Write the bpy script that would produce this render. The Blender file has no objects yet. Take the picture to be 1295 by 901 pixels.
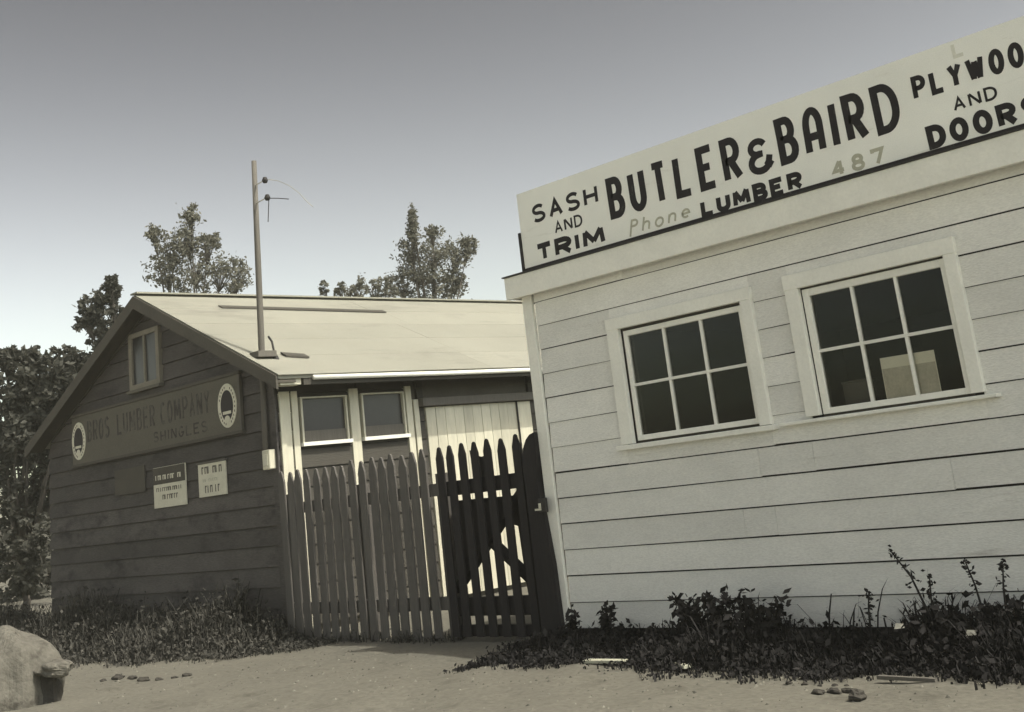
import bpy, math, random
from mathutils import Vector, Matrix
random.seed(11)
S = bpy.context.scene
COL = S.collection
R = math.radians

# ------------------------------------------------------------------ camera
RM = Matrix(((0.7040932879, -0.6607832304, 0.2600349290),
             (0.6997809293, 0.7078822804, -0.0959652440),
             (-0.1206618946, 0.2495359684, 0.9608186653)))   # columns: right, forward, up
CAM = Vector((6.94507837, -7.20735598, 1.28991951))
FPX, PX, PY, W0, H0 = 1504.615, 678.320, 211.669, 1295.0, 901.0
cd = bpy.data.cameras.new('camera')
cam = bpy.data.objects.new('camera', cd); COL.objects.link(cam)
r_, f_, u_ = RM.col[0], RM.col[1], RM.col[2]
M = Matrix((r_, u_, -f_)).transposed().to_4x4(); M.translation = CAM
cam.matrix_world = M
cd.sensor_fit = 'HORIZONTAL'; cd.sensor_width = 36.0
cd.lens = FPX / W0 * 36.0
cd.shift_x = (W0 / 2 - PX) / W0
cd.shift_y = (PY - H0 / 2) / W0
cd.clip_end = 3000; cd.clip_start = 0.05
S.camera = cam

def at(u, v, d):
    """world point that lies d metres deep along the line of sight through photo position u, v"""
    q = Vector(((u - PX) / FPX, 1.0, -(v - PY) / FPX))
    return CAM + (RM @ q) * d

# ------------------------------------------------------------------ world, sun, exposure
SUN = Vector((1.7, 0.36, 2.5)).normalized()
elev = math.asin(SUN.z)
wd = bpy.data.worlds.new('World'); S.world = wd; wd.use_nodes = True
nt = wd.node_tree; nt.nodes.clear()
SKYREF = 4.62
sky = nt.nodes.new('ShaderNodeTexSky'); sky.sky_type = 'NISHITA'; sky.sun_disc = False
sky.sun_elevation = elev
sky.sun_rotation = math.atan2(SUN.x, SUN.y)
sky.air_density = 1.0; sky.dust_density = 1.2; sky.ozone_density = 1.5; sky.altitude = 50
v1 = nt.nodes.new('ShaderNodeVectorMath'); v1.operation = 'SCALE'; v1.inputs['Scale'].default_value = 1 / SKYREF
gm = nt.nodes.new('ShaderNodeGamma'); gm.inputs['Gamma'].default_value = 3.2
v2 = nt.nodes.new('ShaderNodeVectorMath'); v2.operation = 'SCALE'; v2.inputs['Scale'].default_value = SKYREF
nt.links.new(sky.outputs[0], v1.inputs[0]); nt.links.new(v1.outputs[0], gm.inputs[0]); nt.links.new(gm.outputs[0], v2.inputs[0])
hs = nt.nodes.new('ShaderNodeHueSaturation'); hs.inputs['Saturation'].default_value = 0.36
mx = nt.nodes.new('ShaderNodeMix'); mx.data_type = 'RGBA'; mx.blend_type = 'MULTIPLY'
mx.inputs[0].default_value = 1.0; mx.inputs[7].default_value = (1.0, 0.955, 0.74, 1)
bg = nt.nodes.new('ShaderNodeBackground'); bg.inputs['Strength'].default_value = 0.125
out = nt.nodes.new('ShaderNodeOutputWorld')
nt.links.new(v2.outputs[0], hs.inputs['Color']); nt.links.new(hs.outputs[0], mx.inputs[6])
nt.links.new(mx.outputs[2], bg.inputs['Color']); nt.links.new(bg.outputs[0], out.inputs[0])
sl = bpy.data.lights.new('sun', 'SUN'); sl.energy = 3.0; sl.angle = R(0.6); sl.color = (1.0, 0.965, 0.86)
so = bpy.data.objects.new('sun', sl); COL.objects.link(so)
so.rotation_euler = (-SUN).to_track_quat('-Z', 'Y').to_euler()
so.location = (20, 5, 30)
vs = S.view_settings
vs.view_transform = 'Standard'; vs.look = 'None'; vs.gamma = 1.0; vs.exposure = 0.36; vs.use_curve_mapping = False

HAZE = 0.002
# ------------------------------------------------------------------ materials
def mat(name, col, rough=0.8, var=0.25, scale=(3, 3, 3), fine=0.12, bump=0.2, island=0.12, spots=None, spec=0.25,
        bscale=60.0, grain=None):
    m = bpy.data.materials.new(name); m.use_nodes = True
    n = m.node_tree.nodes; l = m.node_tree.links
    b = n['Principled BSDF']; b.inputs['Roughness'].default_value = rough
    b.inputs['Specular IOR Level'].default_value = spec
    tc = n.new('ShaderNodeTexCoord')
    mp = n.new('ShaderNodeMapping'); mp.inputs['Scale'].default_value = scale
    l.new(tc.outputs['Object'], mp.inputs[0])
    n1 = n.new('ShaderNodeTexNoise'); n1.inputs['Scale'].default_value = 1.0; n1.inputs['Detail'].default_value = 6
    n1.inputs['Roughness'].default_value = 0.65
    l.new(mp.outputs[0], n1.inputs['Vector'])
    n2 = n.new('ShaderNodeTexNoise'); n2.inputs['Scale'].default_value = bscale; n2.inputs['Detail'].default_value = 4
    if grain:
        mg = n.new('ShaderNodeMapping'); mg.inputs['Scale'].default_value = grain
        l.new(tc.outputs['Object'], mg.inputs[0]); l.new(mg.outputs[0], n2.inputs['Vector'])
        n2.inputs['Scale'].default_value = 1.0
    else:
        l.new(tc.outputs['Object'], n2.inputs['Vector'])
    def mul(a, k, off):   # a*k+off
        q = n.new('ShaderNodeMath'); q.operation = 'MULTIPLY_ADD'
        l.new(a, q.inputs[0]); q.inputs[1].default_value = k; q.inputs[2].default_value = off
        return q.outputs[0]
    def op(kind, a, c):
        q = n.new('ShaderNodeMath'); q.operation = kind
        l.new(a, q.inputs[0]); l.new(c, q.inputs[1]); return q.outputs[0]
    fac = op('MULTIPLY', mul(n1.outputs[0], 2 * var, 1 - var), mul(n2.outputs[0], 2 * fine, 1 - fine))
    if island:
        g = n.new('ShaderNodeNewGeometry')
        fac = op('MULTIPLY', fac, mul(g.outputs['Random Per Island'], 2 * island, 1 - island))
    vm = n.new('ShaderNodeVectorMath'); vm.operation = 'SCALE'
    vm.inputs[0].default_value = col[:3]; l.new(fac, vm.inputs['Scale'])
    last = vm.outputs[0]
    if spots:
        scol, sc, lo, hi = spots
        n3 = n.new('ShaderNodeTexNoise'); n3.inputs['Detail'].default_value = 8; n3.inputs['Roughness'].default_value = 0.7
        n3.inputs['Scale'].default_value = 1.0
        m3 = n.new('ShaderNodeMapping'); m3.inputs['Scale'].default_value = sc
        l.new(tc.outputs['Object'], m3.inputs[0]); l.new(m3.outputs[0], n3.inputs['Vector'])
        mr = n.new('ShaderNodeMapRange'); mr.inputs[1].default_value = lo; mr.inputs[2].default_value = hi
        l.new(n3.outputs[0], mr.inputs[0])
        mi = n.new('ShaderNodeMix'); mi.data_type = 'RGBA'
        l.new(mr.outputs[0], mi.inputs[0]); l.new(last, mi.inputs[6]); mi.inputs[7].default_value = (*scol, 1)
        last = mi.outputs[2]
    l.new(last, b.inputs['Base Color'])
    if bump:
        bp = n.new('ShaderNodeBump'); bp.inputs['Strength'].default_value = bump; bp.inputs['Distance'].default_value = 0.01
        l.new(n2.outputs[0], bp.inputs['Height']); l.new(bp.outputs[0], b.inputs['Normal'])
    return m

MT = {}
MT['white'] = mat('white_paint', (.73, .725, .68), .7, .20, (1.2, 1.2, 2.2), .20, .35, .07,
                  spots=((.40, .37, .33), (1.1, 5, 9), .62, .82), grain=(45, 45, 150))
MT['trim'] = mat('white_trim_paint', (.77, .765, .70), .65, .14, (3, 3, 3), .08, .2, .06,
                 spots=((.36, .33, .27), (9, 9, 5), .66, .8), bscale=45)
MT['sign_white'] = mat('sign_board_paint', (.83, .835, .78), .6, .12, (1.3, 1.3, 1.3), .10, .1, .0, bscale=130, spots=((.58, .57, .50), (1.5, 3, 9), .60, .78))
MT['black'] = mat('black_sign_paint', (.014, .012, .014), .6, .25, (8, 8, 8), .2, .1, .0, spots=((.09, .088, .078), (16, 16, 9), .60, .74))
MT['faded'] = mat('faded_grey_paint', (.42, .415, .33), .7, .15, (9, 9, 9), .2, .1, .0)
MT['ghost'] = mat('ghost_paint', (.68, .68, .60), .7, .15, (9, 9, 9), .2, .1, .0)
MT['gable'] = mat('dark_stained_boards', (.092, .085, .080), .85, .42, (1.6, 1.6, 4), .42, .4, .20,
                  spots=((.045, .041, .041), (1.6, 3, 3.6), .50, .68), grain=(16, 16, 110))
MT['barnside'] = mat('weathered_side_boards', (.060, .056, .048), .85, .28, (2, 2, 2), .2, .4, .15, grain=(10, 10, 100))
MT['rake'] = mat('dark_rake_boards', (.085, .078, .065), .8, .25, (3, 3, 3), .2, .3, .1)
MT['roof'] = mat('pale_roll_roofing', (.255, .25, .21), .85, .16, (.7, .7, .7), .20, .35, .05, bscale=90,
                 spots=((.18, .175, .15), (1.4, .5, 3), .56, .74))
MT['roofline'] = mat('dark_roof_tar', (.07, .065, .055), .8, .2, (5, 5, 5), .2, .2, 0)
MT['bsign'] = mat('faded_barn_sign_paint', (.118, .110, .09), .8, .22, (1.5, 1.5, 3), .2, .25, .0)
MT['bletter'] = mat('faded_barn_lettering', (.055, .05, .045), .8, .45, (7, 7, 7), .3, .1, .0, spots=((.11, .103, .09), (9, 9, 6), .46, .62))
MT['emfield'] = mat('emblem_field_paint', (.045, .041, .04), .8, .3, (7, 7, 7), .3, .1, .0)
MT['cream'] = mat('cream_sign_paint', (.62, .60, .49), .7, .18, (6, 6, 6), .12, .1, .0)
MT['greytext'] = mat('small_sign_lettering', (.11, .10, .085), .7, .3, (12, 12, 12), .2, .0, .0)
MT['fence'] = mat('weathered_fence_wood', (.105, .099, .092), .9, .3, (5, 5, 1.2), .25, .5, .22, grain=(70, 70, 4))
MT['gate'] = mat('shade_dark_gate_wood', (.022, .020, .021), .9, .3, (5, 5, 1.2), .25, .5, .22, grain=(70, 70, 4))  # same wood as the fence, coloured darker for the office's deep shade
MT['pale_wood'] = mat('pale_painted_wood', (.52, .50, .40), .8, .2, (4, 4, 1.5), .15, .3, .12, grain=(30, 30, 5))
MT['galv'] = mat('dull_metal', (.35, .34, .29), .5, .15, (4, 4, 4), .1, .1, 0, spec=.5)
MT['mast'] = mat('weathered_mast_wood', (.12, .112, .098), .85, .25, (9, 9, 1.5), .2, .3, 0, grain=(60, 60, 3))
MT['iron'] = mat('dark_iron', (.03, .028, .027), .6, .3, (9, 9, 9), .2, .2, 0)
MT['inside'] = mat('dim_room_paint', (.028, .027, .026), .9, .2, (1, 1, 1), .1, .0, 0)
MT['paper'] = mat('yellowed_paper', (.90, .88, .78), .8, .08, (6, 6, 6), .06, .05, 0)
MT['paper_print'] = mat('printed_paper', (.60, .57, .50), .8, .35, (14, 14, 9), .2, .0, 0)
MT['bark'] = mat('bark', (.10, .09, .078), .95, .3, (4, 4, 1), .3, .6, 0, grain=(25, 25, 5))
MT['leaf'] = mat('leaves_mid', (.075, .080, .050), .75, .25, (.8, .8, .8), .15, 0, .45)
MT['leafd'] = mat('leaves_dark', (.050, .054, .038), .75, .25, (.8, .8, .8), .15, 0, .45)
MT['weed'] = mat('weed_leaves', (.024, .023, .023), .9, .3, (1.5, 1.5, 1.5), .2, 0, .5, spec=.04)
MT['grass'] = mat('grass_blades', (.050, .048, .042), .8, .35, (1.2, 1.2, 1.2), .2, 0, .5)
MT['stone'] = mat('stone', (.22, .21, .17), .9, .3, (8, 8, 8), .25, .6, .2)
MT['darkstone'] = mat('dark_clod', (.05, .046, .04), .95, .3, (12, 12, 12), .25, .6, .2)
MT['boulder'] = mat('pale_boulder', (.13, .123, .105), .95, .40, (4, 4, 4), .3, 1.0, 0, bscale=26, spots=((.07, .065, .055), (5, 5, 7), .52, .66))
MT['dirt'] = mat('packed_dirt', (.130, .124, .103), .95, .24, (.9, .9, .9), .38, 1.0, 0, bscale=24,
                 spots=((.085, .08, .065), (2.6, 2.6, 2.6), .56, .70))
MT['rag'] = mat('dark_cloth', (.045, .042, .04), .95, .3, (10, 10, 10), .2, .3, 0)

def leaf_mat(name, col, tr):
    m = mat(name, col, .75, .25, (.8, .8, .8), .15, 0, .45)
    n = m.node_tree.nodes; l = m.node_tree.links; b = n['Principled BSDF']; o = n['Material Output']
    t = n.new('ShaderNodeBsdfTranslucent'); a = n.new('ShaderNodeAddShader')
    t.inputs[0].default_value = (*tr, 1)
    l.new(b.outputs[0], a.inputs[0]); l.new(t.outputs[0], a.inputs[1]); l.new(a.outputs[0], o.inputs[0]); return m
MT['leaf'] = leaf_mat('leaves_far_hazed', (.090, .089, .072), (.075, .075, .056))  # far leaves coloured paler to carry part of the haze fade
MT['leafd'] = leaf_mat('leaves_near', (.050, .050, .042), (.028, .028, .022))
def glass_mat():
    m = bpy.data.materials.new('window_glass'); m.use_nodes = True
    n = m.node_tree.nodes; l = m.node_tree.links; n.clear()
    o = n.new('ShaderNodeOutputMaterial'); mixs = n.new('ShaderNodeMixShader')
    fr = n.new('ShaderNodeFresnel'); fr.inputs[0].default_value = 1.26
    t = n.new('ShaderNodeBsdfTransparent'); t.inputs[0].default_value = (.90, .90, .87, 1)
    g = n.new('ShaderNodeBsdfGlossy'); g.inputs['Roughness'].default_value = .04
    nz = n.new('ShaderNodeTexNoise'); nz.inputs['Scale'].default_value = 3.5
    bp = n.new('ShaderNodeBump'); bp.inputs['Strength'].default_value = .25; bp.inputs['Distance'].default_value = .01
    l.new(nz.outputs[0], bp.inputs['Height']); l.new(bp.outputs[0], g.inputs['Normal'])
    l.new(fr.outputs[0], mixs.inputs[0]); l.new(t.outputs[0], mixs.inputs[1]); l.new(g.outputs[0], mixs.inputs[2])
    l.new(mixs.outputs[0], o.inputs[0]); return m
MT['glass'] = glass_mat()
MT['darkpane'] = mat('dusty_dark_pane', (.035, .034, .032), .35, .3, (3, 3, 3), .15, .0, 0, spec=.5)

# ------------------------------------------------------------------ mesh helpers
class MB:
    def __init__(s): s.v = []; s.f = []
    def add(s, vs_, fs):
        k = len(s.v); s.v += [tuple(q) for q in vs_]; s.f += [tuple(i + k for i in q) for q in fs]
    def box(s, x0, x1, y0, y1, z0, z1):
        s.add([(x0, y0, z0), (x1, y0, z0), (x1, y1, z0), (x0, y1, z0), (x0, y0, z1), (x1, y0, z1), (x1, y1, z1), (x0, y1, z1)],
              [(0, 3, 2, 1), (4, 5, 6, 7), (0, 1, 5, 4), (1, 2, 6, 5), (2, 3, 7, 6), (3, 0, 4, 7)])
        return s
    def loft(s, a, b):          # two equal loops -> closed prism
        n = len(a)
        s.add(list(a) + list(b), [tuple(range(n))[::-1], tuple(range(n, 2 * n))] +
              [(i, (i + 1) % n, n + (i + 1) % n, n + i) for i in range(n)])
        return s
    def beam(s, p, q, w, h, up=(0, 0, 1)):
        p, q = Vector(p), Vector(q); d = (q - p).normalized(); up = Vector(up)
        a = d.cross(up).normalized() * (w / 2); b = a.cross(d).normalized() * (h / 2)
        c = lambda o: [o - a - b, o + a - b, o + a + b, o - a + b]
        return s.loft(c(p), c(q))
    def tube(s, pts, rad, n=8):
        pts = [Vector(p) for p in pts]; rr = rad if isinstance(rad, (list, tuple)) else [rad] * len(pts)
        k = len(s.v); prev = None
        for i, p in enumerate(pts):
            d = (pts[min(i + 1, len(pts) - 1)] - pts[max(i - 1, 0)]).normalized()
            a = d.cross(Vector((0, 0, 1)) if abs(d.z) < .95 else Vector((1, 0, 0))).normalized(); b = d.cross(a)
            for j in range(n):
                t = 2 * math.pi * j / n
                s.v.append(tuple(p + (a * math.cos(t) + b * math.sin(t)) * rr[i]))
        m = len(pts)
        for i in range(m - 1):
            for j in range(n):
                s.f.append((k + i * n + j, k + i * n + (j + 1) % n, k + (i + 1) * n + (j + 1) % n, k + (i + 1) * n + j))
        s.f.append(tuple(k + j for j in range(n))[::-1]); s.f.append(tuple(k + (m - 1) * n + j for j in range(n)))
        return s
    def build(s, name, m, parent=None, off=None, smooth=False, bevel=0.0):
        if off is None:
            off = parent.matrix_world.translation if parent is not None else Vector((0, 0, 0))
            if parent is not None and parent.parent is not None: off = ORG[parent.name]
            elif parent is not None: off = ORG[parent.name]
        me = bpy.data.meshes.new(name)
        me.from_pydata([(a[0] - off[0], a[1] - off[1], a[2] - off[2]) for a in s.v], [], s.f)
        me.update()
        me.materials.append(m)
        if smooth:
            for p in me.polygons: p.use_smooth = True
        o = bpy.data.objects.new(name, me); COL.objects.link(o)
        ORG[o.name] = Vector(off)
        if parent is not None: o.parent = parent
        else: o.location = off
        if bevel:
            bv = o.modifiers.new('bevel', 'BEVEL'); bv.width = bevel; bv.segments = 1; bv.limit_method = 'ANGLE'
        return o
ORG = {}
def thing(name, loc, label, cat, group=None):
    o = bpy.data.objects.new(name, None); COL.objects.link(o); o.location = loc; o.empty_display_size = .2
    ORG[o.name] = Vector(loc); o['label'] = label; o['category'] = cat
    if group: o['group'] = group
    return o
def tag(o, label, cat, group=None):
    o['label'] = label; o['category'] = cat
    if group: o['group'] = group
    return o

# ------------------------------------------------------------------ hand lettering: stroked letters
def arc(cx, cy, rx, ry, a0, a1, n=10):
    return [(cx + rx * math.cos(R(a0 + (a1 - a0) * i / n)), cy + ry * math.sin(R(a0 + (a1 - a0) * i / n))) for i in range(n + 1)]
GL = {
 'A': [[(0, 0), (.5, 1), (1, 0)], [(.19, .34), (.81, .34)]],
 'a': [[(0, 0), (0, .62)] + arc(.5, .62, .5, .38, 180, 0, 14)[1:] + [(1, 0)], [(0, .36), (1, .36)]],   # round-topped A
 'B': [[(0, .5), (0, 1), (.45, 1)] + arc(.5, .76, .42, .24, 90, -90) + [(0, .52)], [(0, .52), (0, 0), (.45, 0)] + arc(.5, .26, .5, .26, -90, 90) + [(.3, .52)]],
 'C': [arc(.5, .5, .5, .5, 50, 310, 18)],
 'D': [[(0, 0), (0, 1), (.35, 1)] + arc(.35, .55, .65, .45, 90, 0)[1:] + arc(.35, .45, .65, .45, 0, -90) + [(0, 0)]],
 'E': [[(1, 1), (0, 1), (0, 0), (1, 0)], [(0, .52), (.8, .52)]],
 'F': [[(1, 1), (0, 1), (0, 0)], [(0, .52), (.8, .52)]],
 'G': [arc(.5, .5, .5, .5, 50, 350, 18) + [(.55, .42)]],
 'H': [[(0, 0), (0, 1)], [(1, 0), (1, 1)], [(0, .5), (1, .5)]],
 'I': [[(.5, 0), (.5, 1)]],
 'L': [[(0, 1), (0, 0), (1, 0)]],
 'M': [[(0, 0), (.05, 1)], [(.07, 1), (.5, .2)], [(.5, .2), (.93, 1)], [(.95, 1), (1, 0)]],
 'N': [[(0, 0), (0, 1)], [(.04, 1), (.96, 0)], [(1, 0), (1, 1)]],
 'O': [arc(.5, .5, .5, .5, 90, 450, 26)],
 'P': [[(0, 0), (0, 1), (.5, 1)] + arc(.5, .74, .5, .26, 90, -90) + [(0, .48)]],
 'R': [[(0, 0), (0, 1), (.5, 1)] + arc(.5, .74, .5, .26, 90, -90) + [(0, .48)], [(.42, .48), (1, 0)]],
 'S': [arc(.5, .75, .46, .25, 30, 250, 12) + arc(.5, .25, .5, .25, 80, -150, 12)],
 'T': [[(0, 1), (1, 1)], [(.5, 1), (.5, 0)]],
 'U': [[(0, 1), (0, .32)] + arc(.5, .32, .5, .32, 180, 360, 12)[1:] + [(1, 1)]],
 'V': [[(0, 1), (.5, 0), (1, 1)]],
 'W': [[(0, 1), (.25, 0)], [(.25, 0), (.5, .85)], [(.5, .85), (.75, 0)], [(.75, 0), (1, 1)]],
 'Y': [[(0, 1), (.5, .48), (1, 1)], [(.5, .48), (.5, 0)]],
 '.': [[(.35, 0), (.65, 0)]],
 '&': [arc(.42, .78, .34, .22, 20, 265, 14) + [(.62, .56)], [(.5, .56)] + arc(.45, .28, .42, .28, 95, 330, 14) + [(.92, .46)], [(.72, .3), (1, .1)]],
 '4': [[(.72, 0), (.72, 1)], [(.66, .98), (0, .30), (1, .30)]],
 '8': [arc(.5, .76, .40, .24, -90, 270, 18), arc(.5, .26, .5, .26, 90, 450, 18)],
 '7': [[(0, .82), (0, 1), (1, 1), (.4, 0)]],
 'p': [[(0, -.18), (.22, 1), (.55, 1)] + arc(.6, .78, .4, .22, 90, -90) + [(.2, .56)]],
 'h': [[(.15, 1), (0, 0)], [(.06, .4)] + arc(.5, .42, .4, .2, 150, 0, 8) + [(.85, 0)]],
 'o': [arc(.5, .31, .5, .31, 0, 360, 18)],
 'n': [[(.1, .62), (0, 0)], [(.06, .4)] + arc(.5, .42, .4, .2, 150, 0, 8) + [(.85, 0)]],
 'e': [[(.05, .34), (.95, .38)] + arc(.5, .36, .45, .28, 5, 310, 14)],
}
def ribbon(mb, pts, t, y, dep):
    P = [Vector((a, b)) for a, b in pts]
    Q = [P[0]]
    for p in P[1:]:
        if (p - Q[-1]).length > 1e-5: Q.append(p)
    P = Q; n = len(P)
    closed = (P[0] - P[-1]).length < 1e-4
    L, Rr = [], []
    for i in range(n):
        if closed and i in (0, n - 1): d0 = (P[-1] - P[-2]).normalized(); d1 = (P[1] - P[0]).normalized()
        else:
            d1 = (P[min(i + 1, n - 1)] - P[min(i, n - 2)]).normalized(); d0 = (P[max(i, 1)] - P[max(i - 1, 0)]).normalized()
        d = d0 + d1
        d = d.normalized() if d.length > 1e-6 else d1
        nn = Vector((-d.y, d.x)); c = max(.5, nn.dot(Vector((-d1.y, d1.x))))
        L.append(P[i] + nn * (t / 2 / c)); Rr.append(P[i] - nn * (t / 2 / c))
    k = len(mb.v)
    for a, b in zip(L, Rr):
        mb.v += [(a.x, y - dep, a.y), (b.x, y - dep, b.y), (a.x, y, a.y), (b.x, y, b.y)]
    for i in range(n - 1):
        o, q = k + 4 * i, k + 4 * i + 4
        mb.f += [(o, o + 1, q + 1, q), (o, q, q + 2, o + 2), (o + 1, o + 3, q + 3, q + 1), (o + 2, q + 2, q + 3, o + 3)]
    if not closed:
        mb.f += [(k, k + 2, k + 3, k + 1)]; o = k + 4 * (n - 1); mb.f += [(o, o + 1, o + 3, o + 2)]
def word(text, x0, x1, z0, z1, t, y, gap=.22, slant=0.0, widths={}, base_tilt=0.0, th=None):
    """letters spread from x0 to x1, each on the board face at depth y"""
    mb = MB(); h = z1 - z0
    rel = {'I': .28, 'M': 1.25, 'W': 1.25, '.': .25, '&': 1.1, ' ': .5}; rel.update(widths)
    ws = [rel.get(c, 1.0) for c in text]
    unit = (x1 - x0) / (sum(ws) + gap * (len(text) - 1))
    x = x0; k = 0
    for c, w in zip(text, ws):
        wpx = w * unit
        if c != ' ':
            jit = random.uniform(-.008, .008) * h; ph = random.uniform(0, 6.28)
            for st in GL[c]:
                pts = []
                for (a, b) in st:
                    xx = x + t / 2 + a * max(wpx - t, 1e-4) if c != 'I' else x + wpx / 2
                    zz = z0 + t / 2 + b * (h - t) + jit
                    pts.append((xx + slant * (zz - z0) + .008 * h * math.sin(4.3 * zz / h + ph), zz + .006 * h * math.sin(5.1 * xx / h + ph)))
                k += 1
                ribbon(mb, pts, (th or t) * random.uniform(.94, 1.06), y, .0015 + .0004 * (k % 4))
        x += wpx + gap * unit
    return mb

# ------------------------------------------------------------------ ground
def hgt(x, y):
    s = .012 * math.sin(2.1 * x + 1.3 * y) + .010 * math.sin(3.7 * y - 1.9 * x + 1) + .007 * math.sin(7.3 * x + 5.1 * y) + .005 * math.sin(13 * x - 9 * y)
    w = max(0, min(1, (-.25 - y) / .4))
    return s * w
g = MB()
xs_ = [-1500, -400, -120, -40, -20, -12] + [-11 + .14 * i for i in range(0, 143)] + [10, 14, 25, 60, 200, 1500]
ys_ = [-1500, -400, -100, -30, -12, -8] + [-7.4 + .14 * i for i in range(0, 54)] + [.4, 1, 2, 4, 8, 16, 30, 60, 150, 400, 1500]
nx, ny = len(xs_), len(ys_)
g.v = [(x, y, hgt(x, y) if -11 < x < 9.1 and -7.5 < y < .3 else 0.0) for y in ys_ for x in xs_]
g.f = [(j * nx + i, j * nx + i + 1, (j + 1) * nx + i + 1, (j + 1) * nx + i) for j in range(ny - 1) for i in range(nx - 1)]
go = g.build('ground', MT['dirt'], smooth=True); go['kind'] = 'structure'
b = MB(); b.box(-200, 200, -15.5, -5.2, -.2, .02)  # unseen pale slab added to bounce sunlight onto the shaded walls
ro = b.build('bounce_slab', mat('pale_bounce_slab', (.48, .46, .39), .9, .15, (.3, .3, .3), .15, .3, 0, bscale=20)); ro['kind'] = 'structure'

# ------------------------------------------------------------------ haze: one closed box of thin air round everything
HZ = MB(); HZ.box(-1600, 1600, -1600, 1600, -1.5, 16.0)
hm = bpy.data.materials.new('haze_air'); hm.use_nodes = True
hn = hm.node_tree.nodes; hn.clear()
ho = hn.new('ShaderNodeOutputMaterial'); pv = hn.new('ShaderNodeVolumePrincipled')
pv.inputs['Color'].default_value = (.95, .93, .80, 1); pv.inputs['Density'].default_value = HAZE; pv.inputs['Anisotropy'].default_value = .3
hm.node_tree.links.new(pv.outputs[0], ho.inputs['Volume'])
hz = HZ.build('haze', hm); hz['kind'] = 'stuff'

# ------------------------------------------------------------------ office building
off = thing('office_building', (3.2, 2.4, 0), 'white clapboard office with two six-pane windows and a large lettered sign on its roof', 'building')
XL, XR, YB = 0.0, 6.6, 4.8
WIN = [(.90, 2.07, 1.44, 2.32), (2.56, 3.64, 1.44, 2.32)]
CAS = [(.785, 2.165, 1.40, 2.41), (2.455, 3.725, 1.415, 2.425)]
# sheathing with openings
b = MB()
xe = [XL, WIN[0][0], WIN[0][1], WIN[1][0], WIN[1][1], XR]
for i in range(5):
    if i in (1, 3):
        b.box(xe[i], xe[i + 1], .012, .10, .06, 1.44); b.box(xe[i], xe[i + 1], .012, .10, 2.32, 2.90)
    else: b.box(xe[i], xe[i + 1], .012, .10, .06, 2.90)
b.box(XL + .0, XL + .09, .10, YB, .06, 2.72); b.box(XR - .09, XR, .10, YB, .06, 2.72); b.box(XL + .09, XR - .09, YB - .09, YB, .06, 2.5)
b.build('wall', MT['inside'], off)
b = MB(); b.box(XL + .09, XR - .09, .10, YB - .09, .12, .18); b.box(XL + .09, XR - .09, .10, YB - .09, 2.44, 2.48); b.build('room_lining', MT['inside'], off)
# front clapboards, one sloping board per course, cut round the casings
b = MB()
def clap(x0, x1, z0, z1, zbot, wob):
    gp = .011 if zbot < 1.2 else .0055
    # board face leans out towards its bottom lip
    def yf(z): return -.002 - .011 * (1 - (z - zbot) / .2)
    b.loft([(x0, yf(z0), z0 + wob[0]), (x0, .012, z0 + wob[0] + .004), (x0, .012, z1 - gp), (x0, yf(z1) , z1 - gp)],
           [(x1, yf(z0), z0 + wob[1]), (x1, .012, z0 + wob[1] + .004), (x1, .012, z1 - gp), (x1, yf(z1), z1 - gp)])
for k in range(14):
    z0 = .1 + .2 * k; z1 = min(z0 + .2, 2.80)
    if z1 - z0 < .05: continue
    spans = [(0.005, XR - .1)]
    joints = sorted(random.uniform(.8, 6) for _ in range(2))
    for (cx0, cx1, cz0, cz1) in CAS:
        if z1 > cz0 + .01 and z0 < cz1 - .01:
            new = []
            for a, c in spans:
                if cx0 + .02 > a and cx1 - .02 < c:
                    new += [(a, cx0 + .02), (cx1 - .02, c)]
                    if z0 < cz0: clap(cx0 + .02, cx1 - .02, z0, cz0 + .03, z0, (random.uniform(-.003, .003),) * 2)
                    if z1 > cz1: clap(cx0 + .02, cx1 - .02, cz1 - .02, z1, z0, (0, 0))
                else: new.append((a, c))
            spans = new
    for a, c in spans:
        cut = [a] + [q for q in joints if a + .4 < q < c - .4] + [c]
        for p, q in zip(cut[:-1], cut[1:]):
            clap(p + .0012, q - .0012, z0, z1, z0, (random.uniform(-.004, .004), random.uniform(-.004, .004)))
b.build('clapboards', MT['white'], off)
for X, sgn in ((XL, -1), (XR, 1)):   # left and right side boards
    b = MB()
    for k in range(13):
        z0 = .1 + .2 * k
        b.loft([(X, .09, z0), (X + sgn * .022, .09, z0), (X + sgn * .004, .09, z0 + .19), (X, .09, z0 + .19)],
               [(X, YB, z0), (X + sgn * .022, YB, z0), (X + sgn * .004, YB, z0 + .19), (X, YB, z0 + .19)])
    b.build('side_clapboards', MT['white'], off)
b = MB(); b.box(-.118, -.006, -.030, -.002, .07, 2.80); b.box(-.118, -.09, .000, .088, .07, 2.80); b.build('corner_board', MT['trim'], off, bevel=.003)
b = MB(); b.box(XR - .098, XR + .03, -.030, .01, .07, 2.80); b.build('corner_board', MT['trim'], off, bevel=.003)
b = MB(); b.box(-.085, XR, .016, .13, -.1, .095); b.build('foundation', MT['darkstone'], off)
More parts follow.
